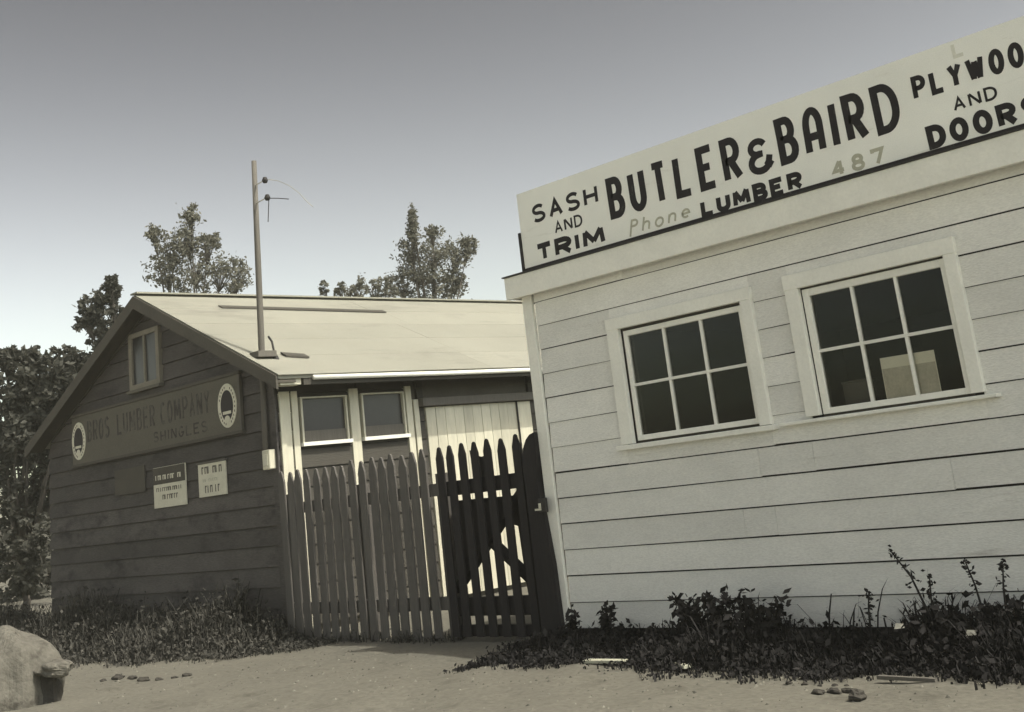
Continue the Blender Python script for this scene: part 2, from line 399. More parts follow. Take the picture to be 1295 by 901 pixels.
# shed roof: front fascia, soffit, deck falling to the rear
b = MB(); b.loft([(-.165, -.115, 2.80), (-.165, -.115, 2.925), (-.165, 5.1, 2.60), (-.165, 5.1, 2.50)],
                 [(XR + .165, -.115, 2.80), (XR + .165, -.115, 2.925), (XR + .165, 5.1, 2.60), (XR + .165, 5.1, 2.50)])
b.build('roof', MT['roof'], off)
b = MB(); b.box(-.19, XR + .19, -.142, -.117, 2.748, 2.935); b.build('fascia', MT['trim'], off, bevel=.004)
b = MB(); b.box(-.20, XR + .20, -.158, -.1, 2.937, 2.948); b.build('drip_edge', MT['iron'], off)
b = MB()
b.loft([(-.19, -.115, 2.76), (-.167, -.115, 2.76), (-.167, -.115, 2.93), (-.19, -.115, 2.93)],
       [(-.19, 5.1, 2.45), (-.167, 5.1, 2.45), (-.167, 5.1, 2.605), (-.19, 5.1, 2.605)]); b.build('side_fascia', MT['trim'], off)
b = MB(); b.box(-.165, XR + .165, -.113, -.03, 2.762, 2.775); b.build('soffit', MT['white'], off)

def six_pane(op, cas, sillx, gap_left, gap_top, nm):
    x0, x1, z0, z1 = op; c0, c1, cz0, cz1 = cas
    w = MB()
    w.box(c0, x0, -.045, .0, cz0 + .04, z1); w.box(x1, c1, -.045, .0, cz0 + .04, z1); w.box(c0 - .004, c1 + .004, -.047, .0, z1, cz1)
    wo = w.build('window', MT['trim'], off, bevel=.003)
    s = MB(); s.box(sillx[0], sillx[1], -.075, .012, cz0 - .002, z0 - .004); s.build('sill', MT['trim'], wo, bevel=.004)
    s = MB(); s.box(x0, x0 + .012, .0125, .13, z0, z1); s.box(x1 - .012, x1, .0125, .13, z0, z1); s.box(x0 + .012, x1 - .012, .0125, .13, z1 - .012, z1)
    s.box(x0 - .02, x1 + .02, .102, .24, z0 - .002, z0 + .022); s.box(x0 + .013, x1 - .013, .016, .045, z0 + .001, z0 + .0145); s.build('jamb', MT['rake'], wo)
    a0, a1, b0, b1 = x0 + gap_left, x1 - .010, z0 + .016, z1 - gap_top
    g0, g1, h0, h1 = x0 + .064, x1 - .044, z0 + .055, z1 - .064
    s = MB(); ya, yb = -.012, .026
    s.box(a0, g0, ya, yb, b0, b1); s.box(g1, a1, ya, yb, b0, b1)
    s.box(g0, g1, ya, yb, b0, h0); s.box(g0, g1, ya, yb, h1, b1)
    s.build('sash', MT['trim'], wo, bevel=.003)
    s = MB(); mw = .0105
    zc = (h0 + h1) / 2
    m1, m2 = g0 + (g1 - g0) / 3, g0 + (g1 - g0) * 2 / 3
    s.box(m1 - mw, m1 + mw, ya + .004, yb - .004, h0, zc - mw); s.box(m1 - mw, m1 + mw, ya + .004, yb - .004, zc + mw, h1)
    s.box(m2 - mw, m2 + mw, ya + .004, yb - .004, h0, zc - mw); s.box(m2 - mw, m2 + mw, ya + .004, yb - .004, zc + mw, h1)
    s.box(g0, g1, ya + .004, yb - .004, zc - mw, zc + mw); s.build('muntins', MT['trim'], wo)
    s = MB(); s.box(g0, g1, .008, .011, h0, h1); s.build('pane', MT['glass'], wo)
    return wo
six_pane(WIN[0], CAS[0], (.75, 2.20), .026, .022, 'left')
six_pane(WIN[1], CAS[1], (2.25, 3.81), .012, .014, 'right')

# things standing inside the right-hand window
c = thing('card', (3.22, .03, 1.456), 'pale card with a grey printed lower half propped inside the right-hand office window', 'card')
b = MB(); b.loft([(3.035, .029, 1.456), (3.418, .029, 1.456), (3.418, .031, 1.456), (3.035, .031, 1.456)],
                 [(3.035, .036, 1.762), (3.418, .036, 1.758), (3.418, .038, 1.758), (3.035, .038, 1.762)]); b.build('sheet', MT['paper'], c)
b = MB(); b.loft([(3.040, .0275, 1.458), (3.413, .0275, 1.458), (3.413, .0285, 1.458), (3.040, .0285, 1.458)],
                 [(3.040, .0325, 1.690), (3.413, .0325, 1.686), (3.413, .0335, 1.686), (3.040, .0335, 1.690)]); b.build('printed_area', MT['paper_print'], c)
b = MB(); b.box(2.66, 2.86, .15, .235, 1.464, 1.64); b.box(2.655, 2.865, .145, .24, 1.64, 1.655)
tag(b.build('carton', mat('dull_carton', (.10, .095, .085), .9), bevel=.004), 'dim grey carton inside the lower left pane of the right-hand office window', 'box')

# ------------------------------------------------------------------ rooftop sign
sg = thing('rooftop_sign', (2.6, -.08, 2.949), 'long pale signboard with big black hand lettering standing on the office roof edge', 'sign')
YS = -.095
b = MB(); b.box(.032, 5.3, YS, YS + .03, 2.978, 3.625); b.build('board', MT['sign_white'], sg)
b = MB(); b.box(.030, 5.3, YS - .012, YS + .034, 2.949, 2.977); b.build('bottom_strip', MT['black'], sg)
b = MB(); b.box(.004, .031, YS - .010, YS + .03, 2.95, 3.29); b.build('end_strip', MT['black'], sg)
for x in (.5, 1.8, 3.1, 4.4):
    b = MB(); b.box(x, x + .05, YS + .031, YS + .07, 2.93, 3.6); b.beam((x + .025, YS + .07, 3.45), (x + .025, .75, 2.87), .04, .06); b.build('brace', MT['mast'], sg)

for (tx, x0, x1, z0, z1, t, m, kw) in [
    ('SASH', .190, .935, 3.330, 3.487, .031, 'black', dict(gap=.30)),
    ('AND', .425, .738, 3.190, 3.292, .017, 'black', dict(gap=.25)),
    ('TRIM', .185, .948, 2.996, 3.150, .042, 'black', dict(gap=.16, widths={'I': .35})),
    ('BUTLER', 1.035, 2.320, 3.163, 3.497, .056, 'black', dict(gap=.36)),
    ('&', 2.372, 2.600, 3.158, 3.425, .050, 'black', {}),
    ('BaIRD', 2.640, 3.585, 3.172, 3.512, .056, 'black', dict(gap=.34, widths={'I': .32, 'D': 1.15})),
    ('phone', 1.200, 1.800, 3.000, 3.118, .016, 'faded', dict(gap=.45, slant=.18)),
    ('LUMBER', 1.905, 2.785, 2.972, 3.105, .038, 'black', dict(gap=.2)),
    ('487', 3.024, 3.420, 2.984, 3.100, .026, 'faded', dict(gap=.5)),
    ('PLYWOOD', 3.697, 4.560, 3.322, 3.484, .034, 'black', dict(gap=.3, widths={'W': 1.25})),
    ('AND', 3.940, 4.226, 3.175, 3.264, .015, 'black', dict(gap=.3)),
    ('DOORS', 3.728, 4.470, 2.984, 3.138, .041, 'black', dict(gap=.24)),
    ('L', 4.005, 4.085, 3.508, 3.612, .024, 'ghost', {})]:
    word(tx, x0, x1, z0, z1, t, YS, **kw).build('lettering', MT[m], sg)

# ------------------------------------------------------------------ barn
YG = .15
RX, RZ, EXR, EZ, EXL = -6.72, 4.045, -3.72, 2.635, -9.95
SLP = (RZ - EZ) / (EXR - RX)
WXL, WXR, BY1 = -9.78, -4.15, 12.5
def roofz(x): return RZ - SLP * abs(x - RX)
bn = thing('barn', (-6.9, 6, 0), 'dark board barn with pale roof, oval-ended signboard and small gable window', 'barn')
b = MB()   # gable courses
def gcourse(b, z0, z1, yf0, yf1, yb):
    def lr(z):
        d = (RZ - .10 - z) / SLP
        return max(WXL, RX - d), min(WXR, RX + d)
    a0, a1 = lr(z0); c0, c1 = lr(z1)
    if a1 - a0 < .05: return
    if c1 < c0: c0 = c1 = (c0 + c1) / 2
    b.loft([(a0, yf0, z0), (a1, yf0, z0), (a1, yb, z0 + .003), (a0, yb, z0 + .003)],
           [(c0, yf1, z1), (c1, yf1, z1), (c1, yb, z1), (c0, yb, z1)])
z = .08
while z < 3.9:
    dz = random.uniform(.19, .215)
    gcourse(b, z, min(z + dz - .008, 3.93), YG - .024, YG - .004, YG + .015); z += dz
b.build('gable_wall', MT['gable'], bn)
b = MB(); zz = [0.0, roofz(WXL) - .12, RZ - .12, roofz(WXR) - .12]
def gable_core(b, y0, y1, ins=0.0):
    pts = [(WXL + .02 + ins, 0), (WXR - .02 - ins, 0), (WXR - .02 - ins, roofz(WXR) - .11), (RX, RZ - .11), (WXL + .02 + ins, roofz(WXL) - .11)]
    b.loft([(x, y0, q) for x, q in pts], [(x, y1, q) for x, q in pts])
gable_core(b, YG + .016, YG + .08); gable_core(b, BY1 - .08, BY1)
b.box(WXL + .02, WXL + .10, YG + .08, BY1 - .08, 0, 2.5)
b.box(WXR - .10, WXR - .03, YG + .08, BY1 - .08, 0, roofz(WXR) - .11)
b.build('wall_core', MT['rake'], bn)
# side wall boards between window, trim and door openings
SW = [(.43, 1.052, 1.915, 2.43), (1.258, 1.882, 1.92, 2.44)]
b = MB(); z = .08
while z < 2.66:
    dz = .2
    for (y0, y1) in [(YG + .0, .40), (.40, 1.09), (1.22, 1.90), (2.10, 2.19), (3.98, BY1)]:
        segs = [(z, min(z + dz - .008, 2.70))]
        for (a, c, w0, w1) in SW:
            if y0 < (a + c) / 2 < y1:
                n2 = []
                for p, q in segs:
                    if p < w0: n2.append((p, min(q, w0 - .0)))
                    if q > w1: n2.append((max(p, w1), q))
                segs = n2
        for p, q in segs:
            if q - p > .015:
                b.loft([(WXR - .03, y0, p), (WXR + .018, y0, p), (WXR + .003, y0, q), (WXR - .03, y0, q)],
                       [(WXR - .03, y1, p), (WXR + .018, y1, p), (WXR + .003, y1, q), (WXR - .03, y1, q)])
    z += dz
b.build('side_wall', MT['barnside'], bn)
for (y0, y1, z1) in [(.16, .30, 2.5), (.315, .40, 2.5), (1.09, 1.22, 2.5), (1.905, 2.00, 2.5), (2.02, 2.10, 2.34), (3.72, 3.97, 2.24)]:
    b = MB(); b.box(WXR - .028, WXR + .030, y0 + .003, y1 - .003, .05, z1); b.build('trim_board', MT['pale_wood'], bn, bevel=.003)
for (a, c, w0, w1) in SW:
    w = MB(); t = .022; X0, X1 = WXR - .028, WXR + .036
    w.box(X0, X1, a, a + t, w0 + .03, w1); w.box(X0, X1, c - t, c, w0 + .03, w1); w.box(X0, X1, a + t, c - t, w1 - t * .7, w1)
    wo = w.build('window', MT['pale_wood'], bn)
    s = MB(); s.box(X0, X1 + .035, a - .02, c + .02, w0 - .012, w0 + .028); s.build('sill', MT['trim'], wo)
    s = MB(); s.box(X0 + .004, WXR - .006, a + t, c - t, w0 + .03, w1 - t); s.build('pane', MT['darkpane'], wo)
    s = MB(); s.box(WXR - .005, WXR + .012, a + t, c - t, w0 + .029, w0 + .15); s.build('lower_rail', MT['mast'], wo)
# sliding door with its header
b = MB(); y = 2.20
while y < 3.70:
    b.box(WXR - .02, WXR + .028 + random.uniform(-.003, .003), y + .003, min(y + .147, 3.70), .06, 2.24); y += .15
d = b.build('door', MT['pale_wood'], bn)
b = MB(); b.box(WXR + .03, WXR + .075, 3.55, 3.58, 1.0, 1.25); b.build('handle', MT['iron'], d)
b = MB(); b.box(WXR - .028, WXR + .05, 3.705, 3.718, .05, 2.24); b.build('door_stop', MT['iron'], bn)
b = MB(); b.box(WXR - .02, WXR + .10, 2.11, 4.6, 2.25, 2.345); b.build('door_header', MT['mast'], bn, bevel=.004)
# roof
b = MB(); Y0, Y1 = -.10, BY1 + .25; th = .045
for ex in (EXR, EXL):
    ez = roofz(ex)
    b.loft([(RX, Y0, RZ - th), (ex, Y0, ez - th), (ex, Y0, ez), (RX, Y0, RZ)], [(RX, Y1, RZ - th), (ex, Y1, ez - th), (ex, Y1, ez), (RX, Y1, RZ)])
rf = b.build('roof', MT['roof'], bn)
def on_roof(x, dz=0): return RZ - SLP * (x - RX) + dz
b = MB()   # overlapping roofing courses: thin sheets lapped down the slope
nn = 5; step = (EXR + .03 - RX) / nn
for k in range(nn):
    xa, xb = RX + step * k - (.0 if k == 0 else .05), RX + step * (k + 1)
    y = Y0 - .012
    while y < Y1:
        y2 = min(y + random.uniform(3.0, 3.4), Y1 + .01)
        d0, d1 = .003, .010 + random.uniform(0, .003)
        b.loft([(xa, y, on_roof(xa, d0)), (xb, y, on_roof(xb, d1 - .007)), (xb, y, on_roof(xb, d1)), (xa, y, on_roof(xa, d0 + .004))],
               [(xa, y2 - .004, on_roof(xa, d0)), (xb, y2 - .004, on_roof(xb, d1 - .007)), (xb, y2 - .004, on_roof(xb, d1)), (xa, y2 - .004, on_roof(xa, d0 + .004))])
        y = y2
b.build('roofing_sheet', MT['roof'], rf)
b = MB(); b.beam((RX, Y0 - .015, RZ + .02), (RX, Y1, RZ + .02), .16, .02); b.build('ridge_cap', MT['roof'], rf)
def strip(pts, w, h=.012):
    b = MB(); (x0, y0), (x1, y1) = pts
    b.loft([(x0 - w, y0, on_roof(x0 - w, .018)), (x0 + w, y0, on_roof(x0 + w, .018)), (x0 + w, y0, on_roof(x0 + w, .018 + h)), (x0 - w, y0, on_roof(x0 - w, .018 + h))],
           [(x1 - w, y1, on_roof(x1 - w, .018)), (x1 + w, y1, on_roof(x1 + w, .018)), (x1 + w, y1, on_roof(x1 + w, .018 + h)), (x1 - w, y1, on_roof(x1 - w, .018 + h))])
    return b
strip(((-6.18, .76), (-6.06, 3.27)), .045).build('tar_seam', MT['roofline'], rf)
strip(((-4.28, .36), (-4.21, .62)), .05, .02).build('roof_patch', MT['roofline'], rf)
# rake boards, eave fascia, gutter, return
for ex, nm in ((EXR, 1), (EXL, -1)):
    b = MB(); ez = roofz(ex)
    b.loft([(RX, -.128, RZ - .17), (ex, -.128, ez - .15), (ex, -.128, ez - .012), (RX, -.128, RZ - .012)],
           [(RX, -.102, RZ - .17), (ex, -.102, ez - .15), (ex, -.102, ez - .012), (RX, -.102, RZ - .012)])
    b.build('rake_board', MT['rake'], bn)
    b = MB()  # soffit under the rake overhang
    b.loft([(RX, -.10, RZ - .085), (ex, -.10, ez - .085), (ex, -.10, ez - .06), (RX, -.10, RZ - .06)],
           [(RX, YG - .03, RZ - .085), (ex, YG - .03, ez - .085), (ex, YG - .03, ez - .06), (RX, YG - .03, RZ - .06)])
    b.build('soffit', MT['rake'], bn)
b = MB(); b.box(EXR - .032, EXR - .006, .22, Y1, EZ - .115, EZ - .05); b.build('eave_fascia', MT['barnside'], bn)
b = MB()
b.tube([(EXR + .03, .32, EZ - .045), (EXR + .034, 2.2, EZ - .052), (EXR + .03, 4.2, EZ - .048), (EXR + .032, Y1, EZ - .062)], .026, 10)
b.build('gutter', MT['trim'], bn, smooth=True)
b = MB(); b.box(-3.89, -3.745, -.06, .20, 2.525, 2.60); b.build('rafter_end', MT['pale_wood'], bn, bevel=.004)
for i in range(20):
    y = .5 + i * .6; b = MB(); b.beam((WXR, y, on_roof(WXR) - .10), (EXR - .04, y, on_roof(EXR - .04) - .10), .045, .09)
    b.build('rafter_tail', MT['barnside'], bn)
b = MB(); b.box(WXR - .085, WXR + .022, YG - .045, YG - .026, .05, 2.62); b.build('corner_board', MT['gable'], bn)
# gable window
w = MB(); gx0, gx1, gz0, gz1 = -7.30, -6.535, 2.935, 3.64; fr = .075
w.box(gx0, gx0 + fr, YG - .062, YG - .004, gz0, gz1); w.box(gx1 - fr, gx1, YG - .062, YG - .004, gz0, gz1)
w.box(gx0 + fr, gx1 - fr, YG - .062, YG - .004, gz0, gz0 + .06); w.box(gx0 + fr, gx1 - fr, YG - .062, YG - .004, gz1 - .06, gz1)
mxx = (gx0 + gx1) / 2; w.box(mxx - .022, mxx + .022, YG - .055, YG - .004, gz0 + .06, gz1 - .06)
wo = w.build('window', mat('grey_window_frame', (.20, .185, .15), .8, .25, (5, 5, 5), .2, .3, .1), bn)
s = MB(); s.box(gx0 + fr, gx1 - fr, YG - .035, YG - .03, gz0 + .06, gz1 - .06); s.build('pane', MT['darkpane'], wo)
s = MB(); s.box(gx0 - .03, gx1 + .03, YG - .09, YG - .02, gz0 - .04, gz0 - .003); s.build('sill', MT['bsign'], wo)
b = MB(); b.box(-7.83, -7.05, YG - .034, YG - .026, 1.69, 2.0); b.build('hatch', MT['rake'], bn)

# barn signboard
bs = thing('barn_signboard', (-6.83, YG - .03, 2.171), 'long weathered signboard with faded lettering and white ovals across the barn gable', 'sign')
b = MB(); b.box(-8.95, -4.77, YG - .058, YG - .027, 2.175, 2.79); b.build('board', MT['bsign'], bs)
b = MB(); b.box(-8.97, -4.75, YG - .075, YG - .026, 2.791, 2.825); b.box(-8.97, -4.75, YG - .07, YG - .026, 2.14, 2.174); b.build('edge_strip', MT['rake'], bs)
b = MB(); b.box(-4.80, -4.765, YG - .066, YG - .059, 2.18, 2.785); b.build('end_strip', MT['mast'], bs)
word('BROS. LUMBER COMPANY', -8.50, -5.42, 2.43, 2.70, .032, YG - .0585, gap=.32).build('lettering', MT['bletter'], bs)
word('SHINGLES', -6.75, -5.5, 2.235, 2.365, .020, YG - .0585, gap=.4).build('lettering', MT['bletter'], bs)
for cx in (-8.75, -5.04):
    cz = 2.472; mb = MB(); rx, rz = .195, .245
    n = 40
    ring_o = [(cx + rx * math.cos(2 * math.pi * i / n), cz + rz * math.sin(2 * math.pi * i / n)) for i in range(n)]
    ring_i = [(cx + rx * .66 * math.cos(2 * math.pi * i / n), cz + rz * .70 * math.sin(2 * math.pi * i / n)) for i in range(n)]
    y0, y1 = YG - .058, YG - .066
    mb.loft([(x, y0, q) for x, q in ring_o], [(x, y1, q) for x, q in ring_o])
    em = mb.build('emblem', MT['cream'], bs)
    mb = MB(); mb.loft([(x, y1 - .0005, q) for x, q in ring_i], [(x, y1 - .003, q) for x, q in ring_i]); mb.build('emblem_field', MT['emfield'], em)
    mb = MB(); mb.box(cx - .085, cx + .085, y1 - .006, y1 - .0035, cz - .095, cz - .062)
    o = [(cx + .055 * math.cos(2 * math.pi * i / 12), cz - .15 + .04 * math.sin(2 * math.pi * i / 12)) for i in range(12)]
    mb.loft([(x, y1 - .0035, q) for x, q in o], [(x, y1 - .006, q) for x, q in o]); mb.build('emblem_mark', MT['cream'], em)
    mb = MB()
    for i in range(26):
        t = 2 * math.pi * (i + .5) / 26
        if i in (19, 20, 6, 5, 12, 13): continue
        x, q = cx + rx * .83 * math.cos(t), cz + rz * .85 * math.sin(t)
        mb.box(x - .007, x + .007, y1 - .0018, y1 - .0002, q - .012, q + .012)
    mb.build('emblem_lettering', MT['greytext'], em)
# two small signs under it
def marks(mb, x0, x1, z0, z1, y, n):
    x = x0; step = (x1 - x0) / n
    for i in range(n):
        if random.random() < .88:
            k = random.choice((0, 1, 2)); wv = step * .3
            mb.box(x, x + wv, y - .0012, y, z0, z1)
            if k: mb.box(x + wv, x + step * .68, y - .0012, y, z1 - (z1 - z0) * .22, z1)
            if k == 2: mb.box(x + step * .68, x + step * .68 + wv * .8, y - .0012, y, z0, z1)
        x += step
p1 = thing('poster_board', (-6.45, YG - .03, 1.467), 'small board with dark top half and pale lower half nailed to the barn wall', 'sign')
ys = YG - .040
b = MB(); b.box(-6.826, -6.07, ys, YG - .025, 1.467, 1.939); b.build('board', MT['cream'], p1)
b = MB(); b.box(-6.822, -6.074, ys - .002, ys - .0005, 1.74, 1.935); b.build('dark_panel', MT['rake'], p1)
b = MB(); marks(b, -6.77, -6.13, 1.79, 1.845, ys - .0025, 11); b.build('lettering', MT['cream'], p1)
b = MB(); marks(b, -6.76, -6.14, 1.655, 1.70, ys - .0005, 13); marks(b, -6.62, -6.24, 1.56, 1.615, ys - .0005, 7); b.build('lettering', MT['greytext'], p1)
p2 = thing('notice_board', (-5.48, YG - .03, 1.517), 'small white notice with rows of dark blocky letters, nearest the barn corner', 'sign')
b = MB(); b.box(-5.776, -5.187, ys, YG - .025, 1.517, 1.881); b.build('board', MT['cream'], p2)
b = MB(); b.box(-5.80, -5.165, ys - .012, YG - .025, 1.883, 1.905); b.build('top_cleat', MT['mast'], p2)
b = MB(); marks(b, -5.70, -5.50, 1.77, 1.85, ys - .0005, 3); marks(b, -5.46, -5.26, 1.77, 1.85, ys - .0005, 3)
marks(b, -5.64, -5.31, 1.56, 1.64, ys - .0005, 6); b.build('lettering', MT['greytext'], p2)
b = MB(); marks(b, -5.68, -5.34, 1.68, 1.715, ys - .0005, 8); b.build('lettering', MT['faded'], p2)
# service mast, meter box, loose wire
px_ = lambda z: -4.30 + (z - 2.0) * .040
ms = thing('service_mast', (px_(1.72), .07, 1.72), 'tall thin wooden mast rising through the barn eave beside the gable', 'pole')
b = MB(); b.tube([(px_(z), .075, z) for z in (1.72, 2.5, 3.2, 4.0, 5.10)], [.030, .034, .035, .033, .028], 10); b.build('shaft', MT['mast'], ms, smooth=True)
b = MB(); b.box(px_(2.87) - .07, px_(2.87) + .10, -.03, .20, on_roof(-4.26) - .0, on_roof(-4.26) + .065); b.build('flashing', MT['mast'], ms)
for zc, xo in ((4.82, -3.96), (4.614, -3.936)):
    b = MB(); b.tube([(px_(zc), .07, zc - .01), (xo, .06, zc)], .006, 6); br = b.build('bracket', MT['galv'], ms)
    b = MB(); b.tube([(xo, .06, zc - .035), (xo, .06, zc - .005), (xo, .06, zc + .03)], [.022, .034, .02], 10); b.build('insulator', MT['iron'], br, smooth=True)
P = lambda u, v, y: (lambda q: CAM + (q - CAM) * ((y - CAM.y) / (q.y - CAM.y)))(at(u, v, 10))
b = MB(); b.tube([P(u, v, .06 + .004 * i) for i, (u, v) in enumerate([(339, 227), (352, 229), (366, 235), (378, 244), (388, 255), (396, 262)])], .0035, 5)
tag(b.build('loose_wire', MT['galv']), 'thin loose wire drooping from the upper insulator of the mast', 'wire')
b = MB(); b.tube([P(u, v, .07) for (u, v) in [(341, 251), (352, 251), (365, 252)]], .005, 5)
b.tube([P(u, v, .07) for (u, v) in [(340, 252), (339.5, 265), (339, 281)]], .005, 5)
tag(b.build('wire_stub', MT['iron']), 'short forked wire stub at the lower insulator of the mast', 'wire')
mb_ = thing('meter_box', (-4.25, .10, 1.70), 'small pale meter box low on the barn corner at the mast foot', 'box')
b = MB(); b.box(-4.315, -4.175, .03, YG - .026, 1.70, 1.905); b.build('case', MT['pale_wood'], mb_, bevel=.008)
b = MB(); b.box(-4.29, -4.20, .022, .0295, 1.74, 1.86); b.build('lid', MT['cream'], mb_, bevel=.004)
vp = thing('vent_pipe', (-4.2, .22, on_roof(-4.2)), 'thin leaning vent pipe standing on the barn roof beside the mast', 'pipe')
b = MB(); b.tube([(-4.21, .21, on_roof(-4.21)), (-4.24, .2, 3.06), (-4.33, .22, 3.13)], .012, 8); b.build('pipe', MT['iron'], vp, smooth=True)
b = MB(); b.tube([(-4.21, .21, on_roof(-4.21) - .02), (-4.21, .21, on_roof(-4.21) + .05)], [.05, .02], 10); b.build('collar', MT['iron'], vp)

# ------------------------------------------------------------------ picket fence and gate
def picket(x, ztop, w, m, parent, lean=0.0, y=-.02, zb=.05, tip=.11, th=.02):
    b = MB(); lx = lean * (ztop - zb); h = w / 2
    pts = [(x - h, zb), (x + h, zb), (x + h + lx, ztop - tip), (x + h * .35 + lx, ztop - .012), (x + lx, ztop), (x - h * .35 + lx, ztop - .012), (x - h + lx, ztop - tip)]
    b.loft([(a, y - th, q) for a, q in pts], [(a, y, q) for a, q in pts])
    return b.build('picket', m, parent)
fn = thing('picket_fence', (-2.65, 0, 0), 'weathered dark picket fence running from the barn corner to the gate', 'fence')
xp = -3.87
i = 0
while xp < -1.50:
    picket(xp, 1.64 + random.uniform(-.022, .022), random.uniform(.094, .112), MT['fence'], fn, random.uniform(-.012, .012), zb=random.uniform(.0, .03))
    xp += random.uniform(.142, .160); i += 1
for z in (1.27, .30):
    b = MB(); b.beam((-3.98, .022, z), (-1.46, .022, z + .01), .05, .11); b.build('rail', MT['fence'], fn)
for x in (-3.93, -2.7, -1.50):
    b = MB(); b.box(x - .05, x + .05, .05, .15, 0, 1.42); b.build('post', MT['fence'], fn)
gt = thing('picket_gate', (-.85, 0, 0), 'shade-darkened taller-pointed picket gate with diagonal braces beside the white office', 'gate')
for x in (-1.37, -1.225, -1.06, -.90, -.735, -.565, -.385):
    picket(x, 1.635 + random.uniform(-.012, .02), .088, MT['gate'], gt, random.uniform(-.01, .006), zb=.04, tip=.10)
for z, h in ((1.275, .125), (.28, .15), (.085, .09)):
    b = MB(); b.beam((-1.44, .022, z), (-.30, .022, z), .05, h); b.build('rail', MT['gate'], gt)
b = MB(); b.beam((-1.44, .075, .40), (-.42, .075, 1.23), .045, .10, (0, 1, 0)); b.build('brace', MT['gate'], gt)
b = MB(); b.beam((-.98, .125, .80), (-.36, .125, .33), .045, .10, (0, 1, 0)); b.build('brace', MT['gate'], gt)
b = MB(); pts = [(-1.43, .44), (-.80, .945), (-.655, .90), (-.63, .40), (-.60, .10), (-.30, .10), (-.30, 1.16), (-.70, 1.155), (-1.43, 1.165)]
b.loft([(x, .150, q) for x, q in pts], [(x, .165, q) for x, q in pts]); b.build('dark_backing', MT['gate'], gt)  # dark sheet that closes some of the gaps between the pickets
b = MB(); b.box(-.47, -.30, .05, .07, .05, 1.40); b.build('stile', MT['gate'], gt)
gp = thing('gate_post', (-.2, 0, 0), 'shade-darkened plank gate post with a half-round top tight against the office corner', 'post')
b = MB(); pts = [(-.285, 0), (-.062, 0), (-.075, .60), (-.115, 1.0), (-.150, 1.25), (-.122, 1.45), (-.118, 1.64)] + \
    [(-.118 - .175 * math.sin(R(a)), 1.64 - .27 * (1 - math.cos(R(a)))) for a in (18, 36, 54, 72, 90)] + [(-.285, 1.2)]
b.loft([(x, -.075, q) for x, q in pts], [(x, .03, q) for x, q in pts]); b.build('plank', MT['gate'], gp)
b = MB(); b.box(-.135, -.045, -.105, -.077, 1.0, 1.115); lt = b.build('latch', MT['iron'], gp, bevel=.006)
b = MB(); b.box(-.165, -.10, -.116, -.106, 1.02, 1.035); b.box(-.12, -.10, -.116, -.106, 1.036, 1.075); b.build('light_spot', MT['cream'], lt)  # pale strips put in for bright light seen through a hole
b = MB(); pts = [(-1.06, 1.58), (-1.0, 1.53), (-.90, 1.51), (-.80, 1.53), (-.86, 1.45), (-.83, 1.33), (-.90, 1.31), (-.99, 1.33), (-1.04, 1.42)]
b.loft([(x, .050 + .01 * math.sin(9 * x), q) for x, q in pts], [(x, .062 + .01 * math.sin(9 * x), q) for x, q in pts])
tag(b.build('rag', MT['rag']), 'dark rag hung behind the gate pickets above the top rail', 'cloth')

# ------------------------------------------------------------------ vegetation
def leaf_quad(mb, p, s, asp=.55, droop=None):
    a = Vector((random.gauss(0, 1), random.gauss(0, 1), random.gauss(0, .8))).normalized()
    b_ = a.cross(Vector((random.gauss(0, 1), random.gauss(0, 1), random.gauss(0, 1)))).normalized() * s * asp * .5
    c_ = a * s * .5; k = len(mb.v)
    mb.v += [tuple(p - c_), tuple(p + b_ * .9 - c_ * .1), tuple(p + c_), tuple(p - b_ * .9 - c_ * .1)]
    mb.f.append((k, k + 1, k + 2, k + 3))
def tree(name, label, cat, d, blobs, leaf, lm, dens=1.0, trunk_u=None, group=None, trunk_r=.16, spread=.30, base_v=None):
    """blobs: (u, v, ru, rv) crown masses as seen d metres deep"""
    px = d / FPX
    cu = trunk_u if trunk_u is not None else sum(q[0] for q in blobs) / len(blobs)
    bottom = max(q[1] + q[3] for q in blobs)
    base = at(cu, bottom, d); base = Vector((base.x, base.y, 0))
    t = thing(name, base, label, cat, group)
    lv = MB(); wood = MB()
    fork = at(cu, bottom, d); fork = Vector((base.x, base.y, max(.5, fork.z * .55 if fork.z > 2 else .3)))
    wood.tube([base, base.lerp(fork, .5) + Vector((.05, .03, 0)), fork], [trunk_r, trunk_r * .85, trunk_r * .7], 8)
    for (u, v, ru, rv) in blobs:
        c = at(u, v, d); rx, rz = ru * px, rv * px; ry = (rx + rz) * .5
        c = c + f_ * random.uniform(-.3, .3) * ry
        nc = max(3, int(9 * dens * (1 + rx * rz)))
        mid = fork.lerp(c, .55) + Vector((random.uniform(-.2, .2), random.uniform(-.2, .2), .1 * rz))
        wood.tube([fork, mid, c], [trunk_r * .55, trunk_r * .3, trunk_r * .12], 6)
        for _ in range(nc):
            q = Vector((random.gauss(0, .5), random.gauss(0, .5), random.gauss(0, .5)))
            if q.length > 1.05: q *= 1.05 / q.length
            cc = c + r_ * (q.x * rx) + f_ * (q.y * ry) + u_ * (q.z * rz)
            wood.tube([c.lerp(mid, .3), c.lerp(cc, .6), cc], [trunk_r * .1, trunk_r * .06, .01], 4)
            rr = spread * (rx + rz) * .5 * random.uniform(.4, 1.1)
            for _k in range(int(30 * random.uniform(.4, 1.3))):
                g3 = Vector((random.gauss(0, .5), random.gauss(0, .5), random.gauss(0, .42))) * rr
                leaf_quad(lv, cc + g3, leaf * random.uniform(.6, 1.3))
    lv.build('crown', lm, t); wood.build('trunk', MT['bark'], t, smooth=True)
    return t
